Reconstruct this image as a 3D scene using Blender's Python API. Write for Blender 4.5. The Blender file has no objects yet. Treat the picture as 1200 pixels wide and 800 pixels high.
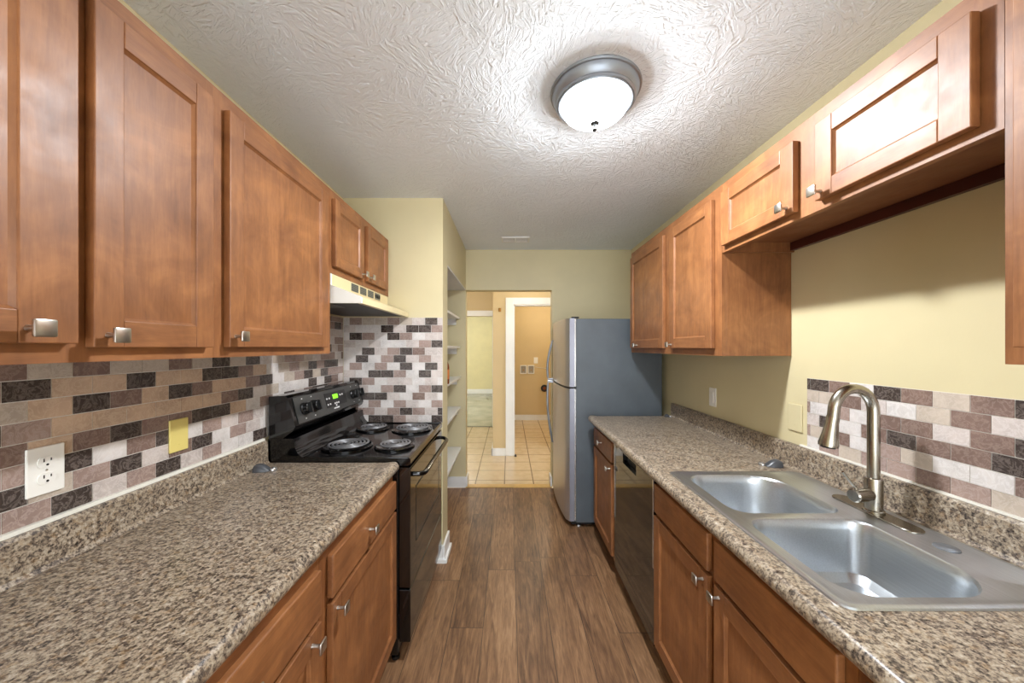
import bpy, bmesh, math, random
from mathutils import Vector, Matrix

S = bpy.context.scene
COL = S.collection
PI = math.pi

# ------------------------------------------------------------------ camera, world, exposure
cd = bpy.data.cameras.new('camera')
cam = bpy.data.objects.new('camera', cd)
COL.objects.link(cam)
cam.location = (0.0, 0.0, 1.436)
cam.rotation_euler = (PI / 2, 0, 0)
cd.sensor_width = 36.0
cd.lens = 12.3
cd.shift_x = 0.0029
cd.shift_y = 0.0058
cd.clip_start = 0.02
S.camera = cam

S.view_settings.view_transform = 'Standard'
S.view_settings.look = 'None'
S.view_settings.exposure = 0.22
S.view_settings.gamma = 1.0
S.view_settings.use_curve_mapping = False

WORLD_STRENGTH = 5.4
LAMP_POWER = 40.0
HALL_POWER = 15.0
w = bpy.data.worlds.new('daylight')
S.world = w
w.use_nodes = True
bg = w.node_tree.nodes['Background']
bg.inputs[0].default_value = (0.90, 0.95, 1.0, 1)
bg.inputs[1].default_value = WORLD_STRENGTH


def point_light(name, loc, power, radius, col=(1, 0.93, 0.83)):
    l = bpy.data.lights.new(name, 'POINT')
    l.energy = power
    l.shadow_soft_size = radius
    l.color = col
    o = bpy.data.objects.new(name, l)
    o.location = loc
    COL.objects.link(o)
    return o


# ------------------------------------------------------------------ small node helper
def s2l(c):
    return tuple((x / 12.92 if x <= 0.04045 else ((x + 0.055) / 1.055) ** 2.4) for x in (v / 255.0 for v in c)) + (1,)


class NT:
    def __init__(self, name):
        self.m = bpy.data.materials.new(name)
        self.m.use_nodes = True
        self.t = self.m.node_tree
        self.b = self.t.nodes['Principled BSDF']

    def n(self, kind, **kw):
        nd = self.t.nodes.new(kind)
        for k, v in kw.items():
            if k.startswith('i_'):
                key = k[2:]
                key = int(key) if key.isdigit() else key.replace('_', ' ')
                self.put(nd, key, v)
            else:
                setattr(nd, k, v)
        return nd

    def put(self, nd, key, v):
        if hasattr(v, 'is_output') or hasattr(v, 'links'):
            self.t.links.new(v, nd.inputs[key])
        else:
            nd.inputs[key].default_value = v

    def math(self, op, a, b=0.0, c=0.0):
        nd = self.n('ShaderNodeMath', operation=op)
        self.put(nd, 0, a)
        self.put(nd, 1, b)
        if op in ('MULTIPLY_ADD', 'SMOOTH_MIN', 'COMPARE', 'WRAP'):
            self.put(nd, 2, c)
        return nd.outputs[0]

    def coord(self, kind='Object', scale=(1, 1, 1), loc=(0, 0, 0), rnd=False):
        tc = self.n('ShaderNodeTexCoord')
        mp = self.n('ShaderNodeMapping')
        self.t.links.new(tc.outputs[kind], mp.inputs[0])
        mp.inputs['Scale'].default_value = scale
        mp.inputs['Location'].default_value = loc
        return mp.outputs[0]

    def geo(self, scale=(1, 1, 1)):
        g = self.n('ShaderNodeNewGeometry')
        mp = self.n('ShaderNodeMapping')
        self.t.links.new(g.outputs['Position'], mp.inputs[0])
        mp.inputs['Scale'].default_value = scale
        return mp.outputs[0]

    def noise(self, vec, scale=5, detail=3, rough=0.5, dist=0.0):
        nd = self.n('ShaderNodeTexNoise')
        self.t.links.new(vec, nd.inputs['Vector'])
        nd.inputs['Scale'].default_value = scale
        nd.inputs['Detail'].default_value = detail
        nd.inputs['Roughness'].default_value = rough
        nd.inputs['Distortion'].default_value = dist
        return nd.outputs['Fac']

    def ramp(self, fac, stops, interp='LINEAR'):
        nd = self.n('ShaderNodeValToRGB')
        cr = nd.color_ramp
        cr.interpolation = interp
        while len(cr.elements) < len(stops):
            cr.elements.new(0.5)
        for e, (p, c) in zip(cr.elements, stops):
            e.position = p
            e.color = c if len(c) == 4 else s2l(c)
        self.t.links.new(fac, nd.inputs[0])
        return nd.outputs[0]

    def mix(self, fac, a, b, blend='MIX'):
        nd = self.n('ShaderNodeMix', data_type='RGBA', blend_type=blend)
        self.put(nd, 0, fac)
        self.put(nd, 6, a)
        self.put(nd, 7, b)
        return nd.outputs[2]

    def bump(self, h, strength=0.3, dist=0.002):
        nd = self.n('ShaderNodeBump')
        nd.inputs['Strength'].default_value = strength
        nd.inputs['Distance'].default_value = dist
        self.t.links.new(h, nd.inputs['Height'])
        self.t.links.new(nd.outputs[0], self.b.inputs['Normal'])

    def set(self, **kw):
        for k, v in kw.items():
            self.put(self.b, k.replace('_', ' '), v)
        return self


MATS = {}


def plain(name, rgb, rough=0.5, metal=0.0, var=0.06, vscale=4.0, bump=0.0, bscale=200, spec=0.5, aniso=None):
    t = NT(name)
    v = t.coord()
    f = t.noise(v, vscale, 4, 0.55)
    lo = tuple(max(0, x * (1 - var)) for x in rgb)
    hi = tuple(min(255, x * (1 + var)) for x in rgb)
    t.set(Base_Color=t.ramp(f, [(0.3, lo), (0.7, hi)]), Metallic=metal)
    t.b.inputs['Specular IOR Level'].default_value = spec
    r = t.math('MULTIPLY_ADD', f, 0.12, rough - 0.06)
    t.set(Roughness=r)
    if bump:
        t.bump(t.noise(v, bscale, 3, 0.6), bump, 0.002)
    MATS[name] = t.m
    return t.m


def emit(name, rgb, strength):
    t = NT(name)
    t.set(Base_Color=s2l(rgb), Emission_Color=s2l(rgb), Emission_Strength=strength)
    MATS[name] = t.m
    return t.m


def wood(name, axis, dark=(108, 66, 38), light=(172, 116, 70)):
    t = NT(name)
    sc = {'z': (1, 1, 0.10), 'x': (0.10, 1, 1), 'y': (1, 0.10, 1)}[axis]
    v = t.coord(scale=sc)
    v2 = t.coord()
    grain = t.noise(v, 55, 5, 0.6, 0.6)
    fine = t.noise(v, 260, 3, 0.6)
    blot = t.noise(v2, 6.5, 4, 0.6, 0.8)
    a = t.math('MULTIPLY_ADD', grain, 0.35, t.math('MULTIPLY', blot, 0.65))
    f = t.math('MULTIPLY_ADD', fine, 0.16, t.math('SUBTRACT', a, 0.08))
    mid = tuple((p + q) / 2 for p, q in zip(dark, light))
    col = t.ramp(f, [(0.28, dark), (0.5, mid), (0.72, light)])
    t.set(Base_Color=col)
    t.set(Roughness=t.math('MULTIPLY_ADD', t.noise(v2, 14, 4, 0.6), 0.30, 0.30))
    t.b.inputs['Specular IOR Level'].default_value = 0.5
    t.bump(t.math('MULTIPLY_ADD', fine, 0.3, t.noise(v2, 30, 3, 0.5)), 0.12, 0.002)
    MATS[name] = t.m
    return t.m


WV = wood('maple_vertical', 'z')
WH = wood('maple_horizontal', 'x')
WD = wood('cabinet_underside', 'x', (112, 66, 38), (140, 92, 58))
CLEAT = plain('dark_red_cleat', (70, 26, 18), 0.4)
WALL = plain('khaki_paint', (208, 196, 157), 0.55, var=0.03, vscale=1.5, bump=0.08, bscale=150)
HALLW = plain('tan_paint', (207, 184, 140), 0.6, var=0.03, vscale=1.2)
FARW = plain('cream_paint', (214, 204, 160), 0.6, var=0.02)
WHITE = plain('white_trim', (232, 232, 230), 0.4, var=0.02)
PLATE = plain('white_plate', (238, 236, 230), 0.35, var=0.02)
CREAM = plain('almond_plate', (226, 216, 186), 0.4, var=0.03)
YPAINT = plain('yellow_painted_plate', (222, 204, 122), 0.5, var=0.03)
SLOT = plain('slot_black', (25, 23, 22), 0.5)
NICKEL = plain('brushed_nickel', (190, 184, 174), 0.32, 1.0, var=0.05, vscale=40)
BLACK = plain('black_enamel', (9, 9, 10), 0.09, var=0.2, spec=0.6)
BLKGLASS = plain('black_glass', (12, 11, 10), 0.06, var=0.2, spec=1.0)
BLKPLAS = plain('black_plastic', (18, 18, 19), 0.35, var=0.2)
COILM = plain('coil_grey', (128, 128, 130), 0.45, 0.5, var=0.1)
PANELG = plain('graphite_panel', (78, 78, 76), 0.32, 0.4, var=0.05, vscale=30)
DKPEW = plain('dark_pewter', (150, 156, 164), 0.40, 0.7, var=0.12)
HOODC = plain('almond_enamel', (224, 208, 164), 0.35, var=0.03)
HOODW = plain('hood_side_lit', (235, 236, 230), 0.35, var=0.02)  # near hood end panel: strong light on it put into a whiter colour
HOODK = plain('hood_interior', (14, 14, 15), 0.4, var=0.3)
HOODG = plain('hood_filter_grey', (120, 122, 118), 0.4, 0.5, var=0.1)
FRS = plain('fridge_grey', (84, 91, 97), 0.45, var=0.05, vscale=6, bump=0.10, bscale=420)
GREYPL = plain('grey_plastic', (74, 76, 80), 0.35, var=0.12)
PALE = plain('pale_metal', (200, 200, 200), 0.25, 0.8, var=0.05)
AMBER = plain('amber_bottle', (120, 58, 26), 0.15, var=0.2)
DARKCAP = plain('dark_cap', (34, 26, 24), 0.4)
LABELM = plain('bottle_label', (206, 120, 56), 0.5, var=0.2)
BOXIN = plain('hookup_recess', (150, 142, 128), 0.5)
FINM = plain('finial_grey', (46, 47, 48), 0.5, 0.0, var=0.1)
BRASS = plain('aged_brass', (160, 118, 62), 0.35, 0.8)
CAULK = plain('white_caulk', (236, 234, 224), 0.45, var=0.03)
GREYW = plain('soffit_grey_white', (214, 214, 216), 0.5, var=0.03)
VENTD = plain('vent_shadow', (70, 70, 68), 0.6)
STRIP = plain('threshold_oak', (214, 176, 108), 0.4, var=0.1)
LCD = emit('green_display', (120, 220, 40), 1.2)
PRINT = plain('white_print', (225, 225, 225), 0.5)


def stainless(name, rgb, rough, axis):
    t = NT(name)
    sc = {'z': (1, 1, 0.02), 'x': (0.02, 1, 1), 'y': (1, 0.02, 1)}[axis]
    f = t.noise(t.coord(scale=sc), 300, 3, 0.6)
    f2 = t.noise(t.coord(), 5, 3, 0.5)
    t.set(Base_Color=t.ramp(f, [(0.2, tuple(x * 0.9 for x in rgb)), (0.8, rgb)]), Metallic=1.0)
    t.set(Roughness=t.math('ADD', t.math('MULTIPLY_ADD', f, 0.10, rough - 0.08), t.math('MULTIPLY', f2, 0.06)))
    t.bump(f, 0.03, 0.001)
    MATS[name] = t.m
    return t.m


SINKM = stainless('sink_stainless', (214, 219, 224), 0.33, 'y')
SINKM.node_tree.nodes['Principled BSDF'].inputs['Metallic'].default_value = 0.97
FRDOOR = stainless('fridge_stainless', (218, 216, 214), 0.36, 'z')
FRDOOR.node_tree.nodes['Principled BSDF'].inputs['Metallic'].default_value = 0.8
FAUC = stainless('faucet_nickel', (178, 172, 160), 0.24, 'z')
CHROME = plain('chrome', (210, 212, 214), 0.12, 1.0, var=0.03)
FRSIDE = plain('door_side_grey', (150, 152, 164), 0.35, 0.5, var=0.04)


def laminate():
    t = NT('granite_laminate')
    g = t.geo()
    a = t.noise(g, 95, 5, 0.62, 0.5)
    b = t.noise(g, 210, 4, 0.7)
    c = t.noise(g, 22, 3, 0.6, 0.4)
    f = t.math('MULTIPLY_ADD', b, 0.40, t.math('MULTIPLY_ADD', a, 0.62, t.math('MULTIPLY_ADD', c, 0.16, -0.09)))
    col = t.ramp(f, [(0.38, (46, 40, 37)), (0.46, (106, 93, 82)), (0.53, (158, 143, 123)),
                     (0.60, (176, 164, 146)), (0.68, (200, 194, 184))])
    gold = t.noise(g, 60, 3, 0.6)
    col = t.mix(t.math('MULTIPLY', t.ramp(gold, [(0.55, (0, 0, 0)), (0.68, (255, 255, 255))]), 0.28), col, s2l((166, 128, 78)))
    t.set(Base_Color=col, Roughness=t.math('MULTIPLY_ADD', b, 0.15, 0.22))
    t.bump(b, 0.03, 0.001)
    return t.m


LAM = laminate()


def planks():
    t = NT('brown_oak_plank')
    g = t.n('ShaderNodeNewGeometry')
    sp = t.n('ShaderNodeSeparateXYZ')
    t.t.links.new(g.outputs['Position'], sp.inputs[0])
    X, Y = sp.outputs[0], sp.outputs[1]
    W, L = 0.172, 1.22
    u = t.math('DIVIDE', t.math('SUBTRACT', X, 0.039), W)
    ci = t.math('FLOOR', u)
    cf = t.math('FRACT', u)
    wn = t.n('ShaderNodeTexWhiteNoise', noise_dimensions='1D')
    t.t.links.new(ci, wn.inputs['W'])
    v = t.math('ADD', t.math('DIVIDE', Y, L), t.math('MULTIPLY', wn.outputs[0], 7.0))
    ri = t.math('FLOOR', v)
    rf = t.math('FRACT', v)
    cmb = t.n('ShaderNodeCombineXYZ')
    t.put(cmb, 0, ci)
    t.put(cmb, 1, ri)
    wn2 = t.n('ShaderNodeTexWhiteNoise', noise_dimensions='2D')
    t.t.links.new(cmb.outputs[0], wn2.inputs['Vector'])
    rnd = wn2.outputs[0]
    cv = t.n('ShaderNodeCombineXYZ')
    t.put(cv, 0, t.math('MULTIPLY', X, 1.0))
    t.put(cv, 1, t.math('MULTIPLY', Y, 0.09))
    t.put(cv, 2, t.math('MULTIPLY', rnd, 31.0))
    grain = t.noise(cv.outputs[0], 38, 6, 0.62, 1.6)
    fine = t.noise(cv.outputs[0], 170, 4, 0.65)
    cv2 = t.n('ShaderNodeCombineXYZ')
    t.put(cv2, 0, t.math('MULTIPLY', X, 1.0))
    t.put(cv2, 1, t.math('MULTIPLY', Y, 0.4))
    t.put(cv2, 2, t.math('MULTIPLY', rnd, 17.0))
    blot = t.noise(cv2.outputs[0], 6, 3, 0.6)
    f = t.math('ADD', t.math('MULTIPLY', grain, 0.56), t.math('ADD', t.math('MULTIPLY', fine, 0.22), t.math('MULTIPLY', blot, 0.26)))
    f = t.math('ADD', f, t.math('MULTIPLY_ADD', rnd, 0.10, -0.05))
    col = t.ramp(f, [(0.33, (66, 45, 31)), (0.47, (112, 81, 57)), (0.56, (138, 103, 73)), (0.68, (166, 130, 96))])
    e1 = t.math('LESS_THAN', t.math('MINIMUM', cf, t.math('SUBTRACT', 1.0, cf)), 0.010)
    e2 = t.math('LESS_THAN', t.math('MINIMUM', rf, t.math('SUBTRACT', 1.0, rf)), 0.0016)
    e = t.math('MAXIMUM', e1, e2)
    t.set(Base_Color=t.mix(t.math('MULTIPLY', e, 0.75), col, s2l((38, 28, 22))))
    t.set(Roughness=t.math('MULTIPLY_ADD', fine, 0.2, 0.30))
    t.bump(t.math('SUBTRACT', t.math('MULTIPLY', fine, 0.5), e), 0.15, 0.0015)
    return t.m


FLOORM = planks()


def hall_tile():
    t = NT('beige_floor_tile')
    g = t.n('ShaderNodeNewGeometry')
    sp = t.n('ShaderNodeSeparateXYZ')
    t.t.links.new(g.outputs['Position'], sp.inputs[0])
    P = 0.308
    u = t.math('DIVIDE', t.math('SUBTRACT', sp.outputs[0], -0.048), P)
    v = t.math('DIVIDE', t.math('SUBTRACT', sp.outputs[1], 3.79), 0.300)
    uf, vf = t.math('FRACT', u), t.math('FRACT', v)
    e = t.math('LESS_THAN', t.math('MINIMUM', t.math('MINIMUM', uf, t.math('SUBTRACT', 1.0, uf)),
                                   t.math('MINIMUM', vf, t.math('SUBTRACT', 1.0, vf))), 0.018)
    nz = t.noise(t.geo(), 9, 4, 0.6)
    col = t.ramp(nz, [(0.3, (208, 186, 152)), (0.7, (226, 207, 176))])
    t.set(Base_Color=t.mix(e, col, s2l((130, 112, 92))), Roughness=0.25)
    t.bump(t.math('SUBTRACT', 1.0, e), 0.2, 0.002)
    return t.m


TILEF = hall_tile()
GREYFL = plain('grey_plank_floor', (150, 150, 140), 0.2, var=0.12, vscale=3)


def ceiling_mat():
    t = NT('stomped_ceiling_texture')
    g = t.geo()
    jit = t.n('ShaderNodeTexNoise')
    t.t.links.new(g, jit.inputs['Vector'])
    jit.inputs['Scale'].default_value = 7
    add = t.n('ShaderNodeVectorMath', operation='MULTIPLY_ADD')
    t.t.links.new(jit.outputs['Color'], add.inputs[0])
    add.inputs[1].default_value = (0.05, 0.05, 0.0)
    t.t.links.new(g, add.inputs[2])

    def fans(scale, seed, k1, k2):
        mp = t.n('ShaderNodeMapping')
        t.t.links.new(add.outputs[0], mp.inputs[0])
        mp.inputs['Location'].default_value = (seed, seed * 1.7, 0)
        vo = t.n('ShaderNodeTexVoronoi', voronoi_dimensions='2D')
        t.t.links.new(mp.outputs[0], vo.inputs['Vector'])
        vo.inputs['Scale'].default_value = scale
        d = t.n('ShaderNodeVectorMath', operation='SUBTRACT')
        t.t.links.new(mp.outputs[0], d.inputs[0])
        t.t.links.new(vo.outputs['Position'], d.inputs[1])
        sc = t.n('ShaderNodeSeparateColor')
        t.t.links.new(vo.outputs['Color'], sc.inputs[0])
        rot = t.n('ShaderNodeVectorRotate', rotation_type='Z_AXIS')
        t.t.links.new(d.outputs[0], rot.inputs['Vector'])
        t.put(rot, 'Angle', t.math('MULTIPLY', sc.outputs[0], 6.28))
        sp = t.n('ShaderNodeSeparateXYZ')
        t.t.links.new(rot.outputs[0], sp.inputs[0])
        # strokes of one brush slap: they run along y and spread like a fan
        spread = t.math('MULTIPLY_ADD', sp.outputs[1], -3.6, 1.0)
        cv = t.n('ShaderNodeCombineXYZ')
        t.put(cv, 0, t.math('MULTIPLY', t.math('MULTIPLY', sp.outputs[0], spread), k1))
        t.put(cv, 1, t.math('MULTIPLY', sp.outputs[1], k2))
        t.put(cv, 2, t.math('MULTIPLY', sc.outputs[1], 40.0))
        n = t.noise(cv.outputs[0], 1.0, 2, 0.5, 0.6)
        return t.ramp(n, [(0.50, (0, 0, 0)), (0.58, (255, 255, 255))])

    a = fans(7.0, 0.0, 75.0, 15.0)
    b = fans(9.0, 3.3, 90.0, 18.0)
    fine = t.noise(g, 70, 4, 0.6)
    h = t.math('ADD', t.math('MAXIMUM', a, t.math('MULTIPLY', b, 0.7)), t.math('MULTIPLY', fine, 0.5))
    t.set(Base_Color=t.ramp(t.noise(g, 2, 2), [(0.3, (230, 235, 240)), (0.7, (235, 240, 245))]), Roughness=0.75)
    t.bump(h, 0.55, 0.006)
    return t.m


CEILM = ceiling_mat()
CEILP = plain('plain_ceiling', (220, 218, 210), 0.8, var=0.02)


def marble(name, base, vein, rough=0.22):
    t = NT(name)
    v = t.geo()
    a = t.noise(v, 38, 5, 0.65, 1.2)
    b = t.noise(v, 9, 3, 0.6)
    vmask = t.ramp(a, [(0.44, (0, 0, 0)), (0.5, (255, 255, 255)), (0.56, (0, 0, 0))])
    lo = tuple(x * 0.90 for x in base)
    hi = tuple(min(255, x * 1.08) for x in base)
    col = t.ramp(b, [(0.3, lo), (0.7, hi)])
    t.set(Base_Color=t.mix(t.math('MULTIPLY', vmask, 0.55), col, s2l(vein)), Roughness=rough)
    MATS[name] = t.m
    return t.m


def shade(k):
    return TILES['P'] if k == 'W' and rng.random() < .4 else TILES[k]


TILES = {
    'W': marble('tile_ivory', (212, 205, 201), (230, 226, 224)),
    'P': marble('tile_pale_rose', (198, 186, 180), (222, 214, 210)),
    'G': marble('tile_greige', (186, 172, 158), (206, 194, 182)),
    'T': marble('tile_warm_lit', (194, 167, 144), (214, 190, 166)),  # warm light on the tiles under the cabinets, put into their colour
    'R': marble('tile_rose_brown', (156, 134, 125), (186, 168, 160)),
    'B': marble('tile_brown', (124, 102, 93), (162, 142, 132)),
    'D': marble('tile_dark_brown', (66, 57, 53), (134, 122, 116)),
}
GROUT = plain('pale_grout', (218, 214, 208), 0.6, var=0.03)


def dome_glass():
    t = NT('lit_frosted_glass')
    tr = t.n('ShaderNodeBsdfTransparent')
    em = t.n('ShaderNodeEmission')
    em.inputs[0].default_value = (.90, .955, 1, 1)
    em.inputs[1].default_value = 80.0
    mx = t.n('ShaderNodeMixShader')
    mx.inputs[0].default_value = 0.30
    t.t.links.new(tr.outputs[0], mx.inputs[1])
    t.t.links.new(em.outputs[0], mx.inputs[2])
    out = t.t.nodes['Material Output']
    t.t.links.new(mx.outputs[0], out.inputs[0])
    return t.m


DOME = dome_glass()


# ------------------------------------------------------------------ mesh builder
class MB:
    def __init__(self):
        self.bm = bmesh.new()
        self.mats = []

    def mi(self, m):
        if m not in self.mats:
            self.mats.append(m)
        return self.mats.index(m)

    def _fin(self, faces, m, smooth=False):
        i = self.mi(m)
        for f in faces:
            f.material_index = i
            f.smooth = smooth

    def box(self, x0, x1, y0, y1, z0, z1, m, bev=0.0, seg=2):
        vs = [self.bm.verts.new(p) for p in ((x0, y0, z0), (x1, y0, z0), (x1, y1, z0), (x0, y1, z0),
                                             (x0, y0, z1), (x1, y0, z1), (x1, y1, z1), (x0, y1, z1))]
        fs = [self.bm.faces.new([vs[i] for i in q]) for q in
              ((3, 2, 1, 0), (4, 5, 6, 7), (0, 1, 5, 4), (1, 2, 6, 5), (2, 3, 7, 6), (3, 0, 4, 7))]
        self._fin(fs, m)
        if bev > 0:
            es = list({e for f in fs for e in f.edges})
            r = bmesh.ops.bevel(self.bm, geom=es, offset=bev, segments=seg, profile=0.5, affect='EDGES', material=-1)
            self._fin(r['faces'], m)
        return self

    def rings(self, rings, m, cap0=True, cap1=True, smooth=True, closed=False):
        bm = self.bm
        rv = [[bm.verts.new(p) for p in r] for r in rings]
        n = len(rv[0])
        fs = []
        pairs = list(zip(rv[:-1], rv[1:]))
        if closed:
            pairs.append((rv[-1], rv[0]))
        for a, b in pairs:
            for i in range(n):
                j = (i + 1) % n
                fs.append(bm.faces.new((a[i], a[j], b[j], b[i])))
        if cap0 and not closed:
            fs.append(bm.faces.new(list(reversed(rv[0]))))
        if cap1 and not closed:
            fs.append(bm.faces.new(rv[-1]))
        self._fin(fs, m, smooth)
        return self

    def lathe(self, prof, c, m, seg=40, axis='z', smooth=True, cap=True):
        R = []
        for r, h in prof:
            ring = []
            for i in range(seg):
                a = 2 * PI * i / seg
                p = (max(r, 1e-5) * math.cos(a), max(r, 1e-5) * math.sin(a), h)
                if axis == 'x':
                    p = (p[2], p[0], p[1])
                elif axis == 'y':
                    p = (p[1], p[2], p[0])
                ring.append((c[0] + p[0], c[1] + p[1], c[2] + p[2]))
            R.append(ring)
        return self.rings(R, m, cap, cap, smooth)

    def tube(self, pts, rad, m, seg=14, closed=False, squash=1.0):
        pts = [Vector(p) for p in pts]
        n = len(pts)
        rads = rad if isinstance(rad, (list, tuple)) else [rad] * n
        R = []
        up = None
        for i, p in enumerate(pts):
            if closed:
                d = pts[(i + 1) % n] - pts[i - 1]
            else:
                d = pts[min(i + 1, n - 1)] - pts[max(i - 1, 0)]
            d.normalize()
            if up is None:
                up = Vector((0, 0, 1)) if abs(d.z) < 0.9 else Vector((0, 1, 0))
            s = d.cross(up)
            if s.length < 1e-6:
                s = d.cross(Vector((1, 0, 0)))
            s.normalize()
            up = s.cross(d).normalized()
            R.append([tuple(p + (s * math.cos(2 * PI * k / seg) + up * math.sin(2 * PI * k / seg) * squash) * rads[i])
                      for k in range(seg)])
        return self.rings(R, m, True, True, True, closed)

    def prism(self, poly, axis, a, b, m, smooth=False):
        def P(u, v, t):
            return {'x': (t, u, v), 'y': (u, t, v), 'z': (u, v, t)}[axis]
        return self.rings([[P(u, v, a) for u, v in poly], [P(u, v, b) for u, v in poly]], m, True, True, smooth)

    def build(self, name, parent=None, angle=32):
        bm = self.bm
        bmesh.ops.recalc_face_normals(bm, faces=bm.faces[:])
        me = bpy.data.meshes.new(name)
        bm.to_mesh(me)
        bm.free()
        for m in self.mats:
            me.materials.append(m)
        if any(p.use_smooth for p in me.polygons):
            try:
                me.set_sharp_from_angle(angle=math.radians(angle))
            except Exception:
                pass
        o = bpy.data.objects.new(name, me)
        COL.objects.link(o)
        if parent is not None:
            o.parent = parent
        return o


def tag(o, label, cat, group=None, kind=None):
    o['label'] = label
    o['category'] = cat
    if group:
        o['group'] = group
    if kind:
        o['kind'] = kind
    return o


def struct(o):
    o['kind'] = 'structure'
    return o


def thing(name, label, cat, loc=(0, 0, 0), rz=0.0, group=None):
    o = bpy.data.objects.new(name, None)
    o.empty_display_size = 0.1
    COL.objects.link(o)
    o.location = loc
    o.rotation_euler = (0, 0, rz)
    return tag(o, label, cat, group)


def sbox(name, m, *boxes):
    b = MB()
    for q in boxes:
        b.box(*q, m)
    return struct(b.build(name))


# ------------------------------------------------------------------ setting: kitchen shell
XL, XR, H = -1.117, 1.255, 2.44
YB = 3.60          # back wall face
YP = 2.352         # face of the stub wall beside the range
XA = -0.445        # alcove wall face
YN = -2.0
sbox('floor', FLOORM, (XL - .1, XR + .1, YN, 3.585, -.05, 0))
sbox('ceiling', CEILM, (XL - .1, XR + .1, YN, 3.72, H, H + .08))
sbox('wall_left', WALL, (XL - .12, XL, YN, 3.72, 0, H))
sbox('wall_right', WALL, (XR, XR + .12, YN, 3.72, 0, H))
sbox('wall_back', WALL, (XL, XA, YB, 3.72, 0, H), (XA, .44, YB, 3.72, 2.026, H), (.44, XR, YB, 3.72, 0, H))
sbox('wall_alcove', WALL, (XL, XA, YP, 2.53, 0, H), (XL, XA, 2.53, YB, 2.035, H))
sbox('trim_1', GREYW, (XL + .001, XA - .001, 2.531, YB - .001, 2.022, 2.0345))    # pale soffit of the alcove
sbox('wall_rear', WALL, (XL, -0.95, YN, YN + .1, 0, H), (1.1, XR, YN, YN + .1, 0, H), (-.95, 1.1, YN, YN + .1, 2.15, H))
sbox('trim_2', STRIP, (XA, .44, 3.586, 3.66, -.02, .008))

# baseboards
b = MB()
for q in ((XA - .09, XA + .0, YP - .016, YP - .001, 0, .115), (XA + .001, XA + .016, YP - .016, 2.53, 0, .115),
          (XA + .016, XA + .032, YP - .020, 2.53, 0, .028), (XA - .10, XA + .032, YP - .03, YP - .0165, 0, .026)):
    b.box(*q, WHITE, .003)
struct(b.build('baseboard_stub'))
b = MB()
b.box(XL + .01, XA + .001, YB - .016, YB - .001, 0, .11, WHITE, .003)
b.box(XA + .001, XA + .018, YB - .016, 3.72, .009, .11, WHITE, .003)
struct(b.build('baseboard_back'))
b = MB()
b.box(.423, .439, YB - .012, 3.72, .009, .11, WHITE, .003)
struct(b.build('baseboard_jamb'))

# ------------------------------------------------------------------ setting: hall, laundry, far room
YH = 4.65
sbox('floor', TILEF, (-1.6, 2.0, 3.661, 6.33, -.05, -.001), (.0, 2.0, 6.33, 6.95, -.05, -.001))
sbox('floor', GREYFL, (-3.2, -.001, 6.331, 11.0, -.05, 0))
sbox('ceiling', CEILP, (-3.2, 2.1, 3.721, 11.0, H, H + .08))
sbox('wall_hall', HALLW, (-.215, .055, YH, 6.33, 0, H), (.055, .90, YH, YH + .11, 2.01, H), (.90, 2.0, YH, YH + .11, 0, H))
sbox('wall_hall', HALLW, (-1.7, -1.6, 3.721, 6.33, 0, H), (-1.6, -.86, 6.33, 6.44, 0, H), (-.86, -.28, 6.33, 6.44, 2.0, H),
     (-.28, .055, 6.331, 6.44, 0, H))
sbox('wall_laundry', HALLW, (.056, 2.0, 6.93, 7.03, 0, H), (1.9, 2.0, 3.721, 6.93, 0, H))
sbox('wall_far', FARW, (-3.2, .055, 10.9, 11.0, 0, H), (-3.2, -3.1, 6.44, 10.9, 0, H), (.0, .055, 6.445, 7.4, 0, H),
     (.0, .055, 9.6, 10.9, 0, H), (.0, .055, 7.4, 9.6, 2.1, H), (.0, .055, 7.4, 9.6, 0, .6))
b = MB()
b.box(-.235, .045, YH - .016, YH - .001, 0, .10, WHITE, .003)
b.box(-.232, -.216, YH - .016, 6.32, 0, .10, WHITE, .003)
struct(b.build('baseboard_hall'))
b = MB()
b.box(.06, 1.89, 6.914, 6.929, 0, .105, WHITE, .003)
struct(b.build('baseboard_laundry'))
b = MB()
b.box(-3.0, -.005, 10.88, 10.899, 0, .14, WHITE, .003)
struct(b.build('baseboard_far'))
# casings
b = MB()
b.box(-.045, .058, YH - .022, YH - .0005, .0, 2.095, WHITE, .004)
b.box(.058, .96, YH - .022, YH - .0005, 2.005, 2.095, WHITE, .004)
b.box(.0555, .075, YH, YH + .11, 0, 2.009, WHITE, .002)
b.box(.075, .90, YH, YH + .11, 1.99, 2.009, WHITE, .002)
struct(b.build('door_1'))
b = MB()
b.box(-.30, -.217, 6.305, 6.3295, 0, 2.10, WHITE, .004)
b.box(-.93, -.30, 6.305, 6.3295, 2.0, 2.10, WHITE, .004)
b.box(-.93, -.86, 6.305, 6.3295, 0, 2.0, WHITE, .004)
b.box(-.30, -.281, 6.331, 6.44, 0, 1.999, WHITE, .002)
struct(b.build('door_2'))
sbox('trim_3', SLOT, (-.86, -.30, 6.318, 6.332, 0, .006))
point_light('hall_fill', (.2, 4.1, 2.2), HALL_POWER * .38, .08, (1, .90, .74))  # added point light without a fixture, brightens the hall
point_light('laundry_fill', (.7, 5.9, 2.2), HALL_POWER * 1.45, .08, (1, .88, .68))  # added unseen fill for the laundry walls
point_light('passage_fill', (-.8, 5.3, 2.2), HALL_POWER * .5, .08, (1, .94, .82))  # added fill hidden behind the header, no lamp modelled
point_light('far_room_fill', (-1.2, 8.8, 2.2), HALL_POWER * 1.5, .1, (1, .97, .9))  # extra unseen fill added to lift the far room

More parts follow.
